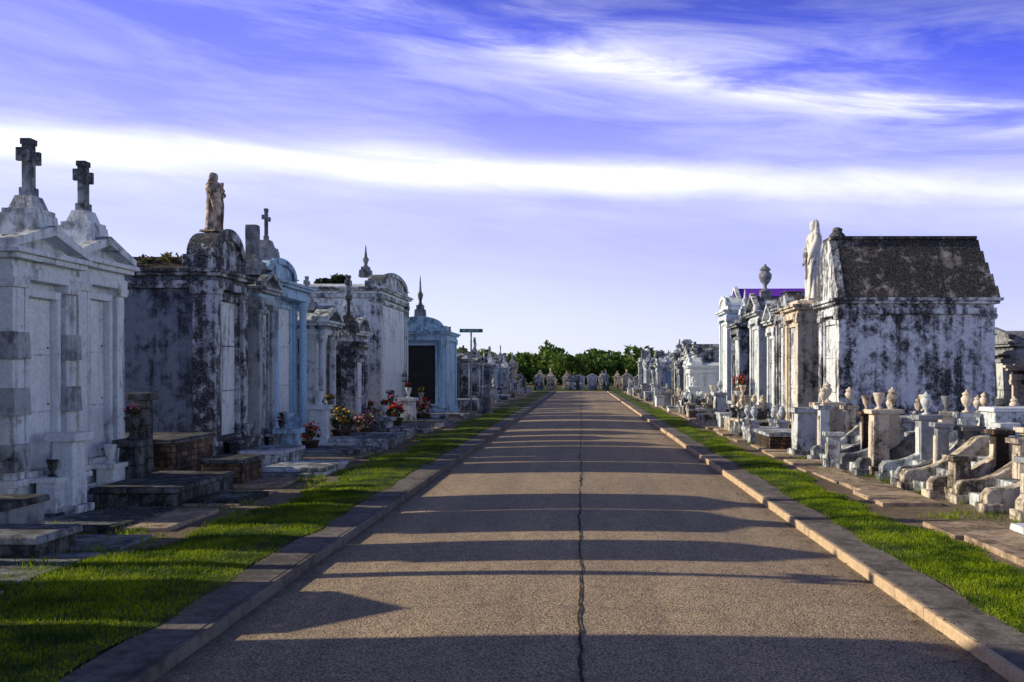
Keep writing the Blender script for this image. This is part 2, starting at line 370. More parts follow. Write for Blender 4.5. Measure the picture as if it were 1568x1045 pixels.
# ------------------------------------------------------------------ statues
def statue(name,x,y,z,h,mat,rz,praying=True,wid=1.0):
    b=B(); k=h
    b.box(-.17*k,.17*k,-.17*k,.17*k,0,.04*k,mat,.01,.01)
    prof=[(.155,.04),(.15,.08),(.135,.2),(.125,.35),(.125,.48),(.115,.58),(.125,.66),(.145,.74),(.135,.80),(.09,.835),(.05,.85),(.045,.865)]
    b.lathe(0,0,[(r*k,q*k) for r,q in prof],mat,44,True,.82,1.08,.055,8)
    b.lathe(.005*k,0,[(.045*k,.855*k),(.058*k,.875*k),(.063*k,.905*k),(.064*k,.935*k),(.055*k,.965*k),(.035*k,.985*k),(.008*k,.995*k)],mat,18,True,1.05,.86)
    b.lathe(-.028*k,0,[(.13*k,.70*k),(.115*k,.78*k),(.095*k,.84*k),(.078*k,.89*k),(.073*k,.94*k),(.058*k,.98*k),(.03*k,1.0*k),(.006*k,1.005*k)],mat,24,True,.72,1.05,.03,7)
    b.add([(.066*k,-.008*k,.915*k),(.066*k,.008*k,.915*k),(.085*k,0,.908*k),(.066*k,0,.94*k)],[(0,1,2),(0,2,3),(2,1,3)],mat,True)
    for s_ in (-1,1):
        el=(.075*k,s_*.135*k,.63*k)
        hand=(.145*k,s_*.018*k,.745*k) if praying else (.12*k,s_*.10*k,.52*k)
        b.tube([(0,s_*.115*k,.795*k),(.02*k,s_*.142*k,.72*k),el,((el[0]+hand[0])/2,(el[1]+hand[1])/2,(el[2]+hand[2])/2+.0*k),hand],[.042*k,.05*k,.048*k,.042*k,.022*k],mat,10)
        hd=Vector(hand); up=Vector((.35,0,.95)).normalized() if praying else Vector((.3,0,-.95)).normalized()
        b.tube([tuple(hd-up*.01*k),tuple(hd+up*.03*k),tuple(hd+up*.05*k)],[.02*k,.022*k,.019*k],mat,8)
        for i in range(4):
            o=Vector(((i-1.5)*.010*k,0,0)); b.tube([tuple(hd+o+up*.045*k),tuple(hd+o+up*(.085-.004*abs(i-1.5))*k)],[.0065*k,.004*k],mat,6)
        b.tube([tuple(hd+Vector((-.012*k,0,.015*k))),tuple(hd+Vector((-.03*k,0,.045*k)))],[.008*k,.005*k],mat,6)
    for s_ in (-1,1):
        b.tube([(.03*k,s_*.13*k,.62*k),(.085*k,s_*.11*k,.45*k),(.10*k,s_*.09*k,.28*k),(.10*k,s_*.075*k,.12*k),(.11*k,s_*.07*k,.05*k)],[.035*k,.026*k,.022*k,.02*k,.018*k],mat,8)
    o=b.obj(name,(x,y,z),rz,0); o.scale=(wid,wid,1); return o

# ================================================================== GROUND
def sheet(name,x0,x1,y0,y1,z,mat,nx=1,ny=1,zf=None):
    xs=np.linspace(x0,x1,nx+1); ys=np.linspace(y0,y1,ny+1)
    v=[(x,y,z if zf is None else zf(x,y)) for y in ys for x in xs]
    f=[(j*(nx+1)+i,j*(nx+1)+i+1,(j+1)*(nx+1)+i+1,(j+1)*(nx+1)+i) for j in range(ny) for i in range(nx)]
    me=bpy.data.meshes.new(name); me.from_pydata(v,[],f); me.materials.append(M[mat])
    o=bpy.data.objects.new(name,me); COL.objects.link(o); return o
YE=91.0; YS=-25.0; RW=2.36
sheet('ground',-900,900,-900,900,-.02,'ground')
road=sheet('road',-RW-.02,RW+.02,YS,YE,0,'asphalt',24,60,lambda x,y:.055*(1-(x/RW)**2)+.004*math.sin(y*.9+x)*math.sin(y*.37))
for p in road.data.polygons: p.use_smooth=True
sheet('cross_road',-40,40,YE,YE+3.5,.0,'asphalt')
sheet('far_lawn',-60,60,YE+4,YE+40,-.01,'turf')
def slabobj(name,x0,x1,y0,y1,z0,z1,mat,bev=.012):
    b=B(); b.box(x0,x1,y0,y1,z0,z1,mat); return b.obj(name,(0,0,0),0,bev)
for s_ in (-1,1):
    b=B(); y=YS
    while y<YE:
        L=random.uniform(2.3,3.2); dx=random.uniform(-.005,.005); dz=random.uniform(-.004,.004)
        b.box(s_*(RW+dx),s_*(RW+.05+dx),y,min(y+L-.010,YE),-.1,GZ+.012+dz,'kerb_sunlit' if s_>0 else 'kerb')  # right edge carries the painted sunlit tone, shaded left edge the dark one
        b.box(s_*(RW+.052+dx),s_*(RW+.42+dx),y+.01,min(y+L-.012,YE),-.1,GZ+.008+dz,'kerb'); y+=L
    b.obj('kerb',(0,0,0),0,.012)
slabobj('verge_ground',-60,-(RW+.36),YS,YE,-.15,GZ-.012,'ground',0)
slabobj('verge_ground',RW+.36,60,YS,YE,-.15,GZ-.012,'ground',0)
def GL(y): return 3.85+.14*math.sin(y*.8)+.09*math.sin(y*2.3+1)+.05*math.sin(y*7)+(.95*max(0,min(1,(9.3-y)/1.6)))
def GR(y): return 3.50+.12*math.sin(y*.7+2)+.08*math.sin(y*2.1)+.05*math.sin(y*6.3)
def GI(y,s_): return RW+.40+.035*math.sin(y*1.7+s_)+.025*math.sin(y*4.9+s_*2)
for s_,G in ((-1,GL),(1,GR)):
    n=480; ys=np.linspace(YS,YE,n+1); v=[];f=[]
    for y in ys: v+=[(s_*GI(y,s_),y,GZ+.012),(s_*(RW+.8),y,GZ+.03),(s_*G(y),y,GZ-.002)]
    for j in range(n):
        for i in range(2): f.append((j*3+i,j*3+i+1,j*3+4+i,j*3+3+i) if s_>0 else (j*3+i+1,j*3+i,j*3+3+i,j*3+4+i))
    me=bpy.data.meshes.new('grass_verge'); me.from_pydata(v,[],f); me.materials.append(M['turf'])
    o=bpy.data.objects.new('grass_verge',me); COL.objects.link(o)
def blades(name,pts,hmin,hmax,wid):
    n=len(pts); a=rng.uniform(0,2*np.pi,n); h=rng.uniform(hmin,hmax,n); w=wid*rng.uniform(.7,1.3,n)
    lean=rng.uniform(0,1.0,n)*h; la=rng.uniform(0,2*np.pi,n)
    V=np.zeros((n,3,3)); V[:,:,:]=pts[:,None,:]
    V[:,0,0]-=np.cos(a)*w; V[:,0,1]-=np.sin(a)*w; V[:,1,0]+=np.cos(a)*w; V[:,1,1]+=np.sin(a)*w
    V[:,2,0]+=np.cos(la)*lean; V[:,2,1]+=np.sin(la)*lean; V[:,2,2]+=h
    me=bpy.data.meshes.new(name); me.vertices.add(3*n); me.vertices.foreach_set('co',V.reshape(-1))
    me.loops.add(3*n); me.loops.foreach_set('vertex_index',np.arange(3*n,dtype=np.int32)); me.polygons.add(n)
    me.polygons.foreach_set('loop_start',np.arange(0,3*n,3,dtype=np.int32)); me.update(calc_edges=True); me.validate()
    me.materials.append(M['blade']); o=bpy.data.objects.new(name,me); COL.objects.link(o); return o
P=[]
for s_,G in ((-1,GL),(1,GR)):
    for (ya,yb,den,) in ((1,9,3600),(9,14,2200),(14,24,900),(24,45,350)):
        n=int((yb-ya)*1.5*den); y=rng.uniform(ya,yb,n); g=np.array([G(q) for q in y]); gi=np.array([GI(q,s_) for q in y])
        u=rng.uniform(0,1,n); keep=(np.sin(y*3.1+u*9)+np.sin(y*1.3-u*5)+rng.normal(0,.9,n))>-1.3
        x=gi+(g+.03-gi)*u; x+=rng.normal(0,.025,n)
        q=np.stack([s_*x,y,np.full(n,GZ+.006)+.024*np.clip((x-gi)/.4,0,1)*np.clip((g-x)/(g-RW-.8),0,1)],1); P.append(q[keep])
P=np.concatenate(P); blades('grass',P,.012,.034,.005)
# weeds in the joints and round the graves
P=[]
for _ in range(420):
    s_=random.choice((-1,1)); cx=s_*random.uniform(3.9,6.0); cy=random.uniform(7,30); k=random.randint(15,45)
    P.append(np.stack([rng.normal(cx,.07,k),rng.normal(cy,.09,k),np.full(k,GZ-.01)],1))
blades('weeds',np.concatenate(P),.03,.10,.006)
b=B(); y=1.0; x=0; L=[];R=[]
while y<88:
    w=random.uniform(.003,.010)*(1.6 if math.sin(y*1.3)>.3 and y<16 else 1); x+=random.uniform(-.010,.010); x*=.93; L.append((x-w,y,.0605)); R.append((x+w,y,.0605)); y+=random.uniform(.04,.10)*(1+y*.02)
vs=L+R; n=len(L); b.add(vs,[(i,n+i,n+i+1,i+1) for i in range(n-1)],'crack'); b.obj('road_crack',(0,0,.002),0,0)
pt=[]
for l,r in zip(L,R):
    if l[1]<20 and math.sin(l[1]*2.1)+math.sin(l[1]*.83)>.2:
        for _ in range(random.randint(1,7)): pt.append((random.uniform(l[0]-.006,r[0]+.006),l[1]+random.uniform(-.04,.04),.058))
blades('crack_weeds',np.array(pt),.004,.014,.004)
b=B()
for _ in range(1500):
    s_=random.choice((-1,1)); x=s_*random.choice((random.gauss(RW-.10,.11),random.uniform(2.4,6),random.uniform(4.0,6))); y=random.uniform(4,30)
    z=(.055*(1-(x/RW)**2)+.008 if abs(x)<RW else GZ+.028); a=random.uniform(0,6.28); q=random.uniform(.008,.024)
    b.add([(x-q*math.cos(a),y-q*math.sin(a),z),(x+q*.5*math.sin(a),y-q*.5*math.cos(a),z+.008),(x+q*math.cos(a),y+q*math.sin(a),z),(x-q*.5*math.sin(a),y+q*.5*math.cos(a),z+.006)],[(0,1,2,3)],'weed')
b.obj('leaf_litter',(0,0,0),0,0)
for s_,xa,xb in ((-1,4.25,5.9),(1,3.75,4.5)):
    b=B(); y=3
    while y<88:
        L_=random.uniform(.7,1.8); e=random.uniform(0,.25)
        if random.random()<.82: b.box(s_*(xa+random.uniform(-.08,.1)),s_*(xb-e),y,y+L_-.06,GZ-.05,GZ+random.uniform(.012,.05),'walk' if s_>0 or random.random()<.6 else 'grey')
        y+=L_+(random.uniform(.1,.5) if s_<0 else .0)
    b.obj('stone_footpath',(0,0,0),0,.01)

# ================================================================== LEFT ROW
XL=-6.75
tomb('plaster_tomb',-1,XL,-.5,1.6,2.4,3.1,'weather',top='gable')
tomb('marble_tomb',-1,XL,1.9,4.2,2.4,3.3,'marble2',top='arch',fin='cross')
tomb('plaster_tomb',-1,XL,4.45,6.5,2.5,3.5,'weather','marble2',top='gable',fin='cross',g=.5)
tomb('plaster_tomb',-1,-6.2,6.75,7.75,2.3,1.55,'weather','marble2',top='gable',g=.3,shelf=False)
tomb('marble_tomb',-1,XL,9.25,10.05,2.3,3.2,'marble2',top='gable')
b=B(); b.box(-.3,.3,-.14,.14,-.1,.5,'cream'); b.box(-.2,.2,-.1,.1,.5,2.9,'cream',.03,.02); cross(b,0,0,2.9,.8,'cream',ped=False); b.obj('stone_cross_monument',(-6.6,8.5,GZ),0)
T1=tomb('marble_tomb',-1,-6.32,10.85,12.22,2.6,3.00,'marble','marble','panel',top='gable',g=.24,fin='cross',finh=1.11,finmat='greytrim',quoin='greytrim',fx=-.07,fr=.10)
T2=tomb('marble_tomb',-1,-6.45,12.55,13.80,2.6,3.10,'marble','marble','panel',top='gable',g=.24,fin='cross',finh=1.10,finmat='greytrim',fx=-.12,sidepanel=True,fr=.10)
T3=tomb('weathered_tomb',-1,-6.42,17.1,18.8,3.3,3.42,'grime','weather','marble',top='arch',g=.72,roof='brown',vases=True,fx=-.2,fr=.1)
b=B(); 
for _ in range(34): b.leaves((random.uniform(-3.2,-.5),random.uniform(-.85,.3),random.uniform(.0,.12)),(.16,.16,.10),26,.05,random.choice(['weed','weed','weed','leafd']))
b.obj('roof_weeds',(-6.42,17.9,GZ+3.56),0,0)
statue('madonna_statue',-6.62,17.95,GZ+4.17,1.08,'statue',math.radians(-20))
tomb('marble_tomb',-1,-6.28,19.15,20.10,2.4,3.3,'blue','greytrim','marble2',top='gable',g=.28,fin='thick',finh=1.0,finmat='grey',fx=-.2,fl='red')
tomb('painted_tomb',-1,-6.55,20.35,22.7,2.6,3.55,'blue','blue','marble',top='arch',g=.5,fin='slim',finh=1.15,finmat='grey',cols=True)
tomb('plaster_tomb',-1,-6.3,23.1,24.3,2.2,2.85,'weather','marble2','marble',top='gable',g=.3,cols=True,fl='yellow',fin='slim',finh=.8,finmat='grey')
tomb('mossy_tomb',-1,-5.75,24.9,26.4,2.3,2.42,'dark','weather','marble',top='steps',g=.3,fin='slim',finh=1.05,finmat='dark',fl='red')
tomb('mossy_tomb',-1,-6.3,27.2,28.9,2.3,2.8,'dark','marble2','marble',top='gable',g=.4,fin='cross',finh=1.2,finmat='greytrim',fl='red')
tomb('white_mausoleum',-1,-6.15,30.2,34.9,4.6,4.25,'marble','marble2','marble',top='arch',g=.55,fin='spike',finh=1.05,finmat='grey',fx=-.9,roof='marble',sidepanel=True)
tomb('painted_mausoleum',-1,0,36.2,38.2,2.9,3.15,'blue','blue','grey',top='arch',g=.5,fin='spike',finh=1.6,finmat='grey',rz=-math.pi/2,loc=(-5.9,36.3,GZ),open_=True,cols=True)
tomb('dark_tomb',-1,-6.9,39.9,42.0,2.6,3.0,'dark','weather','marble2',top='gable',g=.35,fin='cross',finh=1.2,finmat='iron')
def coping(name,x0,x1,y0,y1,h,mat,fill='slab',lid=True,z=GZ,post=None,ph=.0):
    b=B(); t=.14
    xc,yc=(x0+x1)/2,(y0+y1)/2; hx,hy=abs(x1-x0)/2,(y1-y0)/2
    b.box(-hx,hx,-hy,-hy+t,-.1,h,mat); b.box(-hx,hx,hy-t,hy,-.1,h,mat)
    b.box(-hx,-hx+t,-hy+t,hy-t,-.1,h-.003,mat); b.box(hx-t,hx,-hy+t,hy-t,-.1,h-.003,mat)
    b.box(-hx+t,hx-t,-hy+t,hy-t,-.1,h*.6,fill)
    if lid: b.box(-hx-.04,hx+.04,-hy-.04,hy+.04,h,h+.07,fill,.01,.01)
    if post:
        for sx in (-1,1):
            for sy in (-1,1):
                px,py=sx*(hx-.1),sy*(hy-.1)
                b.box(px-.12,px+.12,py-.12,py+.12,h-.05,h+ph,mat,.012,.012); b.box(px-.16,px+.16,py-.16,py+.16,h+ph,h+ph+.06,mat)
                if post=='urn': urn(b,px,py,h+ph+.06,.36,fill)
                if post=='ball': b.lathe(px,py,[(.05,h+ph+.06),(.05,h+ph+.1),(.11,h+ph+.16),(.13,h+ph+.22),(.11,h+ph+.29),(.02,h+ph+.34)],fill,12)
    return b.obj(name,(xc,yc,z),random.uniform(-.02,.02),.014,.006)
coping('stone_coping_grave',-7.4,-4.75,8.7,9.4,.14,'dark','grey')
coping('stone_coping_grave',-7.4,-5.6,9.6,10.4,.30,'grey','dark')
coping('stone_coping_grave',-6.0,-4.75,10.2,11.8,.06,'dark','grey',False)
coping('brick_coping_grave',-5.95,-4.95,12.1,14.2,.17,'dark','dark')
coping('brick_box_grave',-7.6,-5.95,14.5,16.1,.60,'brown','dark')
coping('brick_box_grave',-5.5,-4.9,14.4,15.3,.32,'brown','dark')
coping('stone_coping_grave',-4.9,-4.2,12.4,13.4,.05,'dark','grey',False)
coping('marble_grave_slab',-5.1,-4.1,15.9,17.3,.05,'marble','slab')
coping('marble_grave_slab',-5.9,-5.2,17.2,18.6,.22,'marble2','slab')
for y in (19.6,21.4,23.1,25.2,27.4,29.6,32.3,35):
    coping('stone_grave_slab',-5.6+random.uniform(-.2,.2),-4.35+random.uniform(-.2,.2),y,y+random.uniform(.7,1.2),random.uniform(.05,.22),random.choice(['slab','marble2','grey','dark']),random.choice(['slab','marble2','grey']))
def pedestal(name,x,y,h,mat,fl=None,w=.2,u='vase'):
    b=B(); b.box(-w-.06,w+.06,-w-.06,w+.06,-.1,.12,mat); b.box(-w,w,-w,w,.12,h-.1,mat,.02,.02); b.box(-w-.05,w+.05,-w-.05,w+.05,h-.1,h,mat)
    if u=='vase': vase(b,0,0,h,.30,mat,fl)
    elif u=='urn': urn(b,0,0,h,.42,mat)
    return b.obj(name,(x,y,GZ),random.uniform(-.1,.1),.012,.01)
pedestal('marble_pedestal',-5.92,11.5,.95,'marble',u='none',w=.14)
pedestal('flower_pedestal',-6.0,13.3,.75,'dark','pink',w=.14)
pedestal('stone_post',-6.3,14.3,1.35,'dark',u='none',w=.12)
pedestal('flower_pedestal',-5.75,19.6,.55,'blue')
pedestal('flower_pedestal',-5.65,21.5,.95,'marble')
pedestal('flower_pedestal',-5.8,23.0,.7,'marble2','yellow')
pedestal('flower_pedestal',-5.1,25.8,.5,'marble2','red')
pedestal('flower_pedestal',-5.35,28.0,.7,'dark','pink')
pedestal('flower_pedestal',-5.2,30.0,.9,'marble2','red')
pedestal('flower_pedestal',-5.3,33.0,.7,'cream','yellow')
pedestal('stone_post',-3.9,40.5,.75,'grey',u='none',w=.22)
def pot(x,y,z,fl,k=1):
    b=B(); b.lathe(0,0,[(.12*k,0),(.17*k,.22*k),(.19*k,.24*k),(.19*k,.27*k),(.15*k,.27*k)],'brown',14)
    b.leaves((0,0,.42*k),(.22*k,.22*k,.18*k),90,.05*k,'leafd'); b.leaves((0,0,.48*k),(.26*k,.26*k,.2*k),60,.045*k,fl); return b.obj('potted_flowers',(x,y,z),0,0)
pot(-5.1,27.0,GZ+.02,'red',1.5); pot(-5.5,22.8,GZ,'yellow',1.3); pot(-5.0,31.5,GZ,'red',1.3); pot(-5.35,24.6,GZ,'pink',1.1); pot(-5.5,20.2,GZ,'red',1.0); pot(4.9,30.5,GZ+.9,'red',1.1)
b=B()
for i in range(15): b.tube([(0,i*.12,0),(0,i*.12,1.5)],[.014,.014],'iron',6); b.lathe(0,i*.12,[(.02,1.5),(.03,1.55),(.003,1.66)],'iron',6)
for z in (.2,1.35): b.box(-.012,.012,-.05,1.75,z,z+.03,'iron')
b.obj('iron_fence',(-5.4,33.7,GZ),math.radians(70),0)
b=B(); b.tube([(0,0,-.2),(0,0,3.16)],[.032,.032],'galv',10); b.box(-.03,.03,-.03,.03,3.14,3.2,'galv')
b.box(-.44,.44,-.012,.012,3.19,3.33,'signgreen')
b.box(-.41,.41,-.0145,-.0125,3.205,3.210,'marble'); b.box(-.41,.41,-.0145,-.0125,3.31,3.315,'marble')
for i in range(9): b.box(-.30+i*.066,-.26+i*.066,-.0145,-.0125,3.235,3.285,'marble')
b.obj('street_sign',(-4.20,38,GZ),.03,0)

# ================================================================== RIGHT ROW
R5=tomb('large_gabled_tomb',1,5.32,20.2,21.95,3.05,3.15,'bigtomb','bigtomb','marble2',top='steep',g=1.26,roof='roofslate',gable='bigtomb')
tomb('cream_tomb',1,5.2,23.5,25.0,2.4,3.25,'cream','cream','marble2',top='flat',g=.12,cols=False)
statue('madonna_statue',5.66,24.2,GZ+3.36,2.0,'statuew',math.radians(190),False,.76)
tomb('cream_tomb',1,5.35,25.7,26.9,2.3,3.35,'cream','weather','marble2',top='flat',g=.3,fin='block',finh=.12)
tomb('weathered_tomb',1,5.4,27.4,28.5,2.3,3.1,'cream','marble2','marble',top='gable',g=.4)
tomb('marble_tomb',1,5.3,29.2,30.8,2.3,3.45,'marble','marble2','marble2',top='gable',g=.5,fin='urn',finh=.85,finmat='grey')
tomb('mossy_tomb',1,5.2,32.2,33.9,2.2,3.25,'dark','weather','marble2',top='steps',g=.35,fin='spike',finh=.9,finmat='marble2')
tomb('painted_tomb',1,5.3,35.6,37.6,2.3,3.9,'blue','marble','marble',top='arch',g=.5)
tomb('white_mausoleum',1,6.3,38.2,41.2,2.6,4.1,'marble','marble','marble',top='gable',g=.9,roof='purple')
def scroll_steps(x,y,L=1.25,h=.78,w=1.0,mat='cream',z=GZ):
    b=B(); P=[(0,-.1),(0,.20),(.06,.27),(.16,.28)]
    for i in range(9):
        t=i/8; P.append((.22+(L-.42)*t, .28+(h-.28)*(t**1.7)))
    P+=[(L-.1,h+.03),(L,h+.03),(L,-.1)]
    for s_ in (-1,1): b.pry(P,s_*w/2-.1,s_*w/2+.1,mat)
    for s_ in (-1,1): b.box(-.05,.2,s_*w/2-.14,s_*w/2+.14,-.1,.10,mat)
    for i in range(3): b.box(.12+i*.34,L-.02,-w/2+.1,w/2-.1,-.1+.0*i,.14+i*.17,'marble2')
    b.box(L,L+1.6,-w/2-.12,w/2+.12,-.1,h-.1,mat); b.box(L-.03,L+1.66,-w/2-.17,w/2+.17,h-.1,h-.02,'marble2')
    return b.obj('scroll_sided_steps',(x,y,z),random.uniform(-.05,.05),.015,.006)
scroll_steps(4.75,12.2,mat='cream',w=.9)
scroll_steps(4.55,13.6,mat='cream',w=1.0,h=.72)
scroll_steps(4.62,15.0,mat='marble2',w=.85,h=.8)
scroll_steps(4.42,16.5,mat='grey',w=.9,L=1.1,h=.66)
scroll_steps(4.35,18.2,mat='marble2',w=1.0,h=.85)
scroll_steps(4.9,10.7,mat='cream',w=.9,h=.55,L=1.4)
coping('marble_grave_slab',4.35,5.6,9.0,10.0,.05,'slab','marble')
coping('marble_grave_slab',4.5,6.2,7.4,8.6,.10,'marble2','slab')
def urnpost(x,y,h,mat,um,u='urn',uh=.36,w=.12):
    b=B(); b.box(-w-.04,w+.04,-w-.04,w+.04,-.1,.15,mat); b.box(-w,w,-w,w,.15,h,mat,.01,.01); b.box(-w-.05,w+.05,-w-.05,w+.05,h,h+.07,mat)
    b.box(-w-.012,w+.012,-w*.6,w*.6,.25,h-.12,um if um!='x' else 'cream')
    if u=='urn': urn(b,0,0,h+.07,uh,um)
    if u=='vase': vase(b,0,0,h+.07,uh*.75,um)
    return b.obj('urn_post',(x,y,GZ),random.uniform(-.1,.1),.012,.012)
for (x,y,h,m1,m2,u) in [(4.78,16.0,.98,'cream','cream','vase'),(5.05,16.2,.98,'cream','cream','urn'),(5.55,16.1,.95,'weather','cream','vase'),(5.35,15.4,.92,'grey','marble2','urn'),
    (5.2,14.4,.85,'grey','x','n'),(5.6,14.4,.8,'dark','x','n'),(6.1,14.3,.85,'marble2','x','n'),(5.5,13.1,.82,'brown','x','n'),(5.9,13.1,.85,'cream','x','n'),(6.3,13.0,.85,'weather','cream','urn'),
    (5.55,12.5,.75,'cream','x','n'),(5.9,11.9,.75,'marble2','x','n'),(4.6,18.9,.95,'marble2','cream','urn'),(5.1,18.9,.95,'cream','cream','urn'),(5.0,17.4,.9,'brown','cream','vase'),
    (6.0,15.5,.95,'marble2','cream','urn'),(6.5,15.4,.9,'cream','dark','vase'),(6.9,17.0,.9,'marble2','cream','urn'),(4.35,17.2,.55,'marble2','x','n'),(6.3,17.2,.9,'cream','grey','vase'),
    (4.9,12.9,.5,'cream','x','n'),(5.2,11.4,.6,'grey','x','n'),(6.6,11.9,.8,'cream','x','n'),(6.4,11.0,.7,'marble2','x','n')]:
    urnpost(x,y,h,m1,m2,u,w=random.uniform(.09,.14))
coping('coping_grave',5.6,7.6,14.6,16.2,.5,'cream','marble2',True)
coping('coping_grave',6.2,7.8,12.3,14.0,.55,'marble2','marble')
coping('box_grave',6.2,6.9,14.9,15.5,1.05,'marble2','marble')
coping('coping_grave',6.6,8.4,10.4,12.0,.5,'weather','cream',post='ball',ph=.4)
coping('coping_grave',5.9,7.8,17.6,19.4,.45,'marble2','cream',post='urn',ph=.35)
pedestal('marble_pedestal',4.55,19.9,.95,'marble2',w=.3,u='none')
pedestal('marble_pedestal',4.95,20.0,1.05,'cream',w=.26,u='urn')
coping('brick_coping_grave',3.95,4.95,20.9,22.6,.30,'brown','slab')
for y in (23.2,25.4,27.2,29.2,31.4,33.6,36,38.5,41):
    coping('stone_grave_slab',3.9+random.uniform(0,.2),4.8+random.uniform(-.1,.1),y,y+random.uniform(.8,1.4),random.uniform(.15,.45),random.choice(['marble2','cream','weather','cream']),random.choice(['slab','marble2','cream']),post=random.choice([None,None,'ball','urn']),ph=random.uniform(.15,.35))
for (x,y,h,m_,u) in ((4.6,28.3,1.0,'cream','vase'),(4.75,30.2,.8,'marble2','vase'),(4.6,33.0,1.0,'marble2','urn'),(4.8,36.5,.9,'cream','vase'),(4.5,40,1.1,'marble','urn')):
    pedestal('flower_pedestal',x,y,h,m_,None,.2,u)
tomb('dark_tomb',1,8.8,27,29.5,2.4,2.7,'dark','weather','marble2',top='gable',g=.35)
tomb('grey_tomb',1,10.6,24,26.5,2.4,2.4,'dark','grey','marble2',top='gable',g=.3)
tomb('marble_tomb',1,9.6,20,22,2.4,1.8,'dark','cream',top='flat',g=.15)

# ================================================================== receding rows
bodies=['marble','marble2','weather','cream','blue','dark','grey','grime','dark','marble2']
def rnd_tomb(side,x,y,w,hmin=2.3,hmax=3.5,bd=None,fins=(None,'cross','cross','slim','urn','spike','block',None),**k):
    bd=bd or random.choice(bodies); H=random.uniform(hmin,hmax)
    return tomb({'marble':'marble_tomb','marble2':'marble_tomb','blue':'painted_tomb','dark':'mossy_tomb','weather':'weathered_tomb','cream':'cream_tomb','grey':'granite_tomb','grime':'plaster_tomb'}[bd],
      side,x,y,y+w,random.uniform(2.0,2.6),H,bd,random.choice([bd,'marble2','weather']),random.choice(['marble','marble2']),
      top=random.choice(['gable','gable','arch','steps','flat']),g=random.uniform(.2,.4),fin=random.choice(fins),finh=random.choice([.45,.7,.9,1.1]),
      finmat=random.choice(['marble2','grey','weather']),fl=random.choice([None,'red','yellow','pink']),**k)
y=43.0; i=0
while y<88:
    w=random.uniform(1.3,2.4); rnd_tomb(-1,-6.0+random.uniform(-.5,.5),y,w,1.9,2.6,bd='dark' if i<2 else None,fins=(None,'slim','slim','cross','spike','cross')); y+=w+random.uniform(.3,1.3); i+=1
y=42.2
while y<88:
    w=random.uniform(1.1,1.9); rnd_tomb(1,5.1+random.uniform(-.4,.6),y,w,hmin=1.9,hmax=3.0); y+=w+random.uniform(.2,1.0)
for side,x0 in ((-1,-4.9),(1,4.2)):
    y=42
    while y<88:
        if random.random()<.6: pedestal('grave_marker',x0+random.uniform(-.3,.3),y,random.uniform(.5,1.3),random.choice(['marble2','cream','marble2','grey']),None,random.uniform(.12,.22),random.choice(['vase','urn','none','none']))
        else: coping('stone_grave_slab',x0-.5,x0+.5,y,y+1,random.uniform(.15,.5),random.choice(['marble','cream','marble2']),'slab')
        y+=random.uniform(1.6,3)
for row in range(2):
    x=-14+row*1.1
    while x<14:
        w=random.uniform(.6,1.0); bd=random.choice(['cream','cream','marble2','weather'])
        tomb('cream_tomb' if bd=='cream' else 'marble_tomb',-1,0,0,w,1.3,random.uniform(.9,1.45),bd,bd,'marble',top=random.choice(['gable','steps','arch']),g=.28,fin=random.choice([None,'slim','slim','urn']),finh=.4,
             rz=-math.pi/2,loc=(x+w/2,100+row*8+random.uniform(-1.5,1.5),0)); x+=w+random.uniform(.4,1.6)
proto=[T2,T3,R5]+[o for o in bpy.data.objects if o.name.startswith(('painted_tomb','cream_tomb','mossy_tomb'))][:6]
def dup(o,x,y,rz):
    n=bpy.data.objects.new(o.name.split('.')[0],o.data); COL.objects.link(n); n.location=(x,y,GZ); n.rotation_euler=(0,0,rz)
    return n
for x,rz in ((-15.5,math.pi),(-23,0),(14.5,math.pi),(13.2+9,0)):
    y=6
    while y<90:
        o=random.choice(proto)
        if x>0 and y<44 and o in (R5,T3): o=proto[0]
        n=dup(o,x+random.uniform(-.4,.4),y,rz)
        n.scale=(1,1,random.uniform(.62,.76)); y+=random.uniform(2.6,4.2)

# ================================================================== trees
def leafmesh(name,clumps,mat,count,size):
    C=np.array([c[:3] for c in clumps]); R=np.array([c[3:6] for c in clumps]); vol=R.prod(1)**.7; pr=vol/vol.sum()
    idx=rng.choice(len(C),count,p=pr); d=rng.normal(size=(count,3)); d/=np.linalg.norm(d,axis=1)[:,None]; d*=rng.uniform(.25,1.08,(count,1))**.45
    p=C[idx]+d*R[idx]; a=rng.normal(size=(count,3)); a/=np.linalg.norm(a,axis=1)[:,None]; t=rng.normal(size=(count,3)); c=np.cross(a,t); c/=np.linalg.norm(c,axis=1)[:,None]
    s=size*rng.uniform(.5,1.4,(count,1)); V=np.stack([p-a*s,p+c*s*.5,p+a*s,p-c*s*.5],1).reshape(-1,3)
    me=bpy.data.meshes.new(name); me.vertices.add(4*count); me.vertices.foreach_set('co',V.reshape(-1)); me.loops.add(4*count)
    me.loops.foreach_set('vertex_index',np.arange(4*count,dtype=np.int32)); me.polygons.add(count); me.polygons.foreach_set('loop_start',np.arange(0,4*count,4,dtype=np.int32)); me.update(calc_edges=True)
    me.materials.append(M[mat]); o=bpy.data.objects.new(name,me); COL.objects.link(o); return o
cl=[]
def clump(x,y,h,r):
    for k in range(7): cl.append((x+random.uniform(-r,r),y+random.uniform(-r,r),max(.8,h*random.uniform(.2,.86)),r*random.uniform(.4,.75),r*random.uniform(.4,.75),random.uniform(.7,1.2)))
for i in range(22): clump(random.uniform(-15,11),random.uniform(138,150),random.uniform(3.6,6.2),random.uniform(1.4,2.4))
for i in range(75): clump(random.uniform(-80,80),random.uniform(148,168),random.uniform(3.8,5.6),random.uniform(1.6,3.2))
dt=leafmesh('distant_trees',cl,'leaf',60000,.40)
b=B()
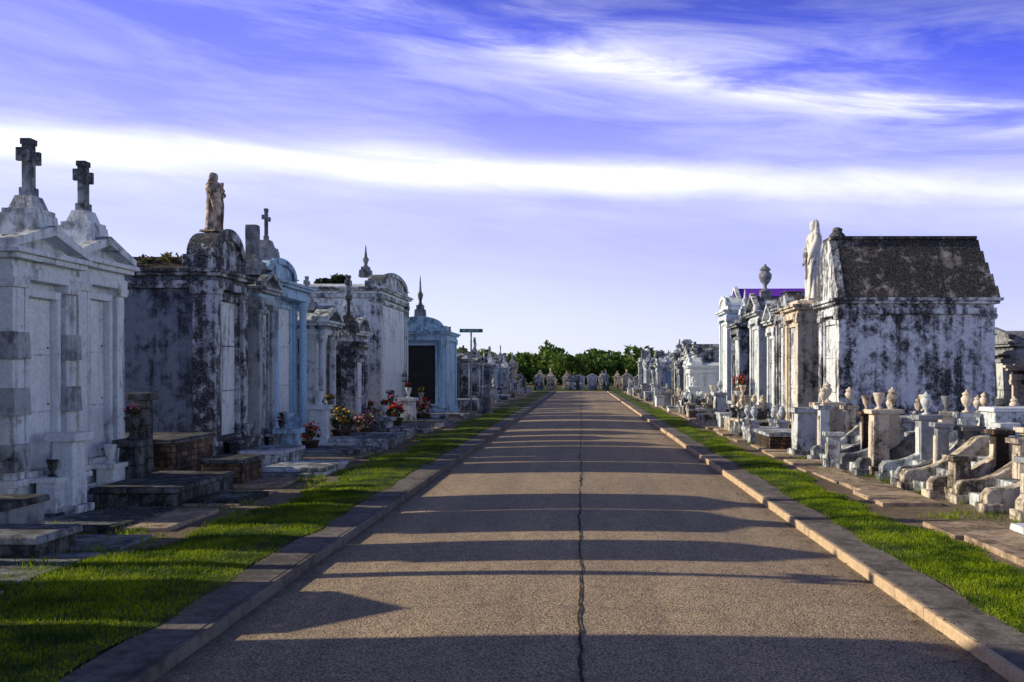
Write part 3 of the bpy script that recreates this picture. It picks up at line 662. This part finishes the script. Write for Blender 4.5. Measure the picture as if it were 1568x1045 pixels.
for i in range(50): x=random.uniform(-75,75); b.tube([(x,155,0),(x+.2,155,2),(x+.5,155,3.6)],[.25,.18,.08],'bark',6)
tr=b.obj('trunks',(0,0,0),0,0); tr.parent=dt
def tree(x,y,h,r,mat='leafd'):
    b=B(); b.tube([(0,0,0),(.1,.05,h*.3),(-.05,.1,h*.6),(.05,0,h*.85)],[.28,.2,.13,.04],'bark',9); cl=[]
    for i in range(9):
        a=random.uniform(0,6.28); z0=h*random.uniform(.4,.7); e=(math.cos(a)*r*.75,math.sin(a)*r*.75,z0+h*random.uniform(.08,.25))
        b.tube([(0,0,z0),(e[0]*.5,e[1]*.5,z0+h*.07),e],[.09,.06,.02],'bark',6)
        q=r*random.uniform(.28,.45); cl.append((x+e[0],y+e[1],e[2],q,q,q*.7))
    for i in range(5): q=r*random.uniform(.3,.45); cl.append((x+random.uniform(-.4,.4)*r,y+random.uniform(-.4,.4)*r,h*random.uniform(.8,.95),q,q,q*.65))
    o=b.obj('tree',(x,y,0),0,0); l=leafmesh('crown',cl,mat,4500,.16); l.parent=o; l.matrix_parent_inverse=Matrix.Translation((-x,-y,0))
tree(-14.9,60,8.1,1.5); tree(-17.5,84,9.2,1.9)

# ================================================================== LIGHT + SKY
sd=bpy.data.lights.new('sun','SUN'); sd.energy=5; sd.angle=math.radians(.5); sd.color=(1,.88,.66)
so=bpy.data.objects.new('sun',sd); COL.objects.link(so); so.rotation_euler=LD.to_track_quat('-Z','Y').to_euler(); so.location=(-20,0,20)
w=bpy.data.worlds.new('World'); S.world=w; w.use_nodes=True; w.node_tree.nodes.clear(); t=NT(w.node_tree)
out=t.node('ShaderNodeOutputWorld')
sky=t.node('ShaderNodeTexSky',sky_type='NISHITA'); sky.sun_disc=False; sky.sun_elevation=SUN_EL
to=-LD; sky.sun_rotation=math.atan2(to.x,to.y)
bg1=t.node('ShaderNodeBackground'); t.l.new(sky.outputs[0],bg1.inputs[0]); bg1.inputs[1].default_value=.05
tc=t.node('ShaderNodeTexCoord'); sp=t.node('ShaderNodeSeparateXYZ'); t.l.new(tc.outputs['Generated'],sp.inputs[0])
X,Y,Z=sp.outputs; r=t.m('SQRT',t.m('ADD',t.m('MULTIPLY',X,X),t.m('ADD',t.m('MULTIPLY',Y,Y),1e-5)))
v=t.m('DIVIDE',Z,r); az=t.m('ARCTAN2',X,Y)
def comb(a,b_,c=0.0):
    n=t.node('ShaderNodeCombineXYZ'); t.put(n.inputs[0],a); t.put(n.inputs[1],b_); t.put(n.inputs[2],c); return n.outputs[0]
tilt=t.m('ADD',v,t.m('MULTIPLY',az,.09))
lown=t.noise(comb(t.m('MULTIPLY',az,1.6),t.m('MULTIPLY',tilt,5)),1.0,3,.5)
ve=t.m('ADD',t.m('ADD',v,t.m('MULTIPLY',t.m('DIVIDE',X,r),.11)),t.m('MULTIPLY',t.m('SUBTRACT',lown,.5),.09))
ve=t.m('ADD',ve,t.mapr(t.m('DIVIDE',Y,r),.3,-.5,0,.10))
base=t.ramp(t.m('DIVIDE',ve,1.25,clamp=True),[(0,(.70,.76,.94)),(.045,(.58,.61,.95)),(.10,(.41,.40,.94)),(.16,(.28,.265,.93)),(.215,(.14,.135,.90)),(.27,(.015,.02,.80)),(.34,(.006,.009,.25)),(1,(.003,.006,.04))])
fine=t.noise(comb(t.m('MULTIPLY',az,4.0),t.m('MULTIPLY',tilt,24)),1.0,8,.62,.5)
soft=t.noise(comb(t.m('MULTIPLY',az,2.6),t.m('MULTIPLY',tilt,12),3.3),1.0,5,.55,.4)
def band(v0,wd,amp,nz,lo,hi):
    d=t.m('DIVIDE',t.m('SUBTRACT',v,v0),wd); gsn=t.m('POWER',2.718,t.m('MULTIPLY',t.m('MULTIPLY',d,d),-1))
    return t.m('MULTIPLY',t.m('MULTIPLY',gsn,amp),t.mapr(nz,.3,.62,lo,hi))
az2=t.m('MULTIPLY',az,az)
v1=t.m('SUBTRACT',t.m('SUBTRACT',.200,t.m('MULTIPLY',az,.050)),t.m('MULTIPLY',az2,.08))
v1=t.m('ADD',v1,t.m('MULTIPLY',t.m('SUBTRACT',soft,.5),.03))
b1=t.m('MULTIPLY',band(v1,.019,1.2,fine,.65,1.0),t.mapr(az,.1,.5,1,.6))
b1b=band(t.m('SUBTRACT',v1,.008),.042,.45,soft,.2,1.0)
v2=t.m('SUBTRACT',.308,t.m('MULTIPLY',az,.19)); v2=t.m('ADD',v2,t.m('MULTIPLY',t.m('SUBTRACT',fine,.5),.06))
fade=t.mapr(az,-.30,.0)
b2=t.m('MULTIPLY',band(v2,.020,.95,fine,.0,1.0),fade)
b2b=t.m('MULTIPLY',band(v2,.05,.45,fine,.05,1.0),t.mapr(az,-.5,-.05))
gen=t.m('MULTIPLY',t.mapr(fine,.42,.75,0,.28),t.mapr(v,.05,.2))
gen=t.m('MULTIPLY',gen,t.mapr(v,.33,.55,1,.0))
cl_=t.m('MAXIMUM',t.m('MAXIMUM',b1,b1b),t.m('MAXIMUM',b2,b2b)); cl_=t.m('ADD',cl_,gen,clamp=True)
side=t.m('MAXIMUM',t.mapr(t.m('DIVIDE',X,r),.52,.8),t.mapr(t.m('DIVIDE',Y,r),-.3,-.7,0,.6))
fill_ring=t.m('MULTIPLY',side,t.mapr(v,.10,.27,1,0))  # added fill: low sky outside the view brightened to light the tomb faces
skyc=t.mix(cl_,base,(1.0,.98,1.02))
skyc=t.mix(fill_ring,skyc,(1.10,1.30,1.60))
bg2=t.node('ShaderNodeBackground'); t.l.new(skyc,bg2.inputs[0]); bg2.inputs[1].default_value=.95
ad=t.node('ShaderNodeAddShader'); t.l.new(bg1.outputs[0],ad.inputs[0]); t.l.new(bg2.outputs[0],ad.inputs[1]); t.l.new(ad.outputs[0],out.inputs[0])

# ================================================================== CAMERA
cd=bpy.data.cameras.new('camera'); co=bpy.data.objects.new('camera',cd); COL.objects.link(co)
cd.lens=35; cd.sensor_width=36; cd.shift_x=-.0676; cd.shift_y=.0316; cd.clip_end=2500; cd.clip_start=.05
co.location=(0,0,1.7); co.rotation_euler=(math.pi/2,0,0); S.camera=co
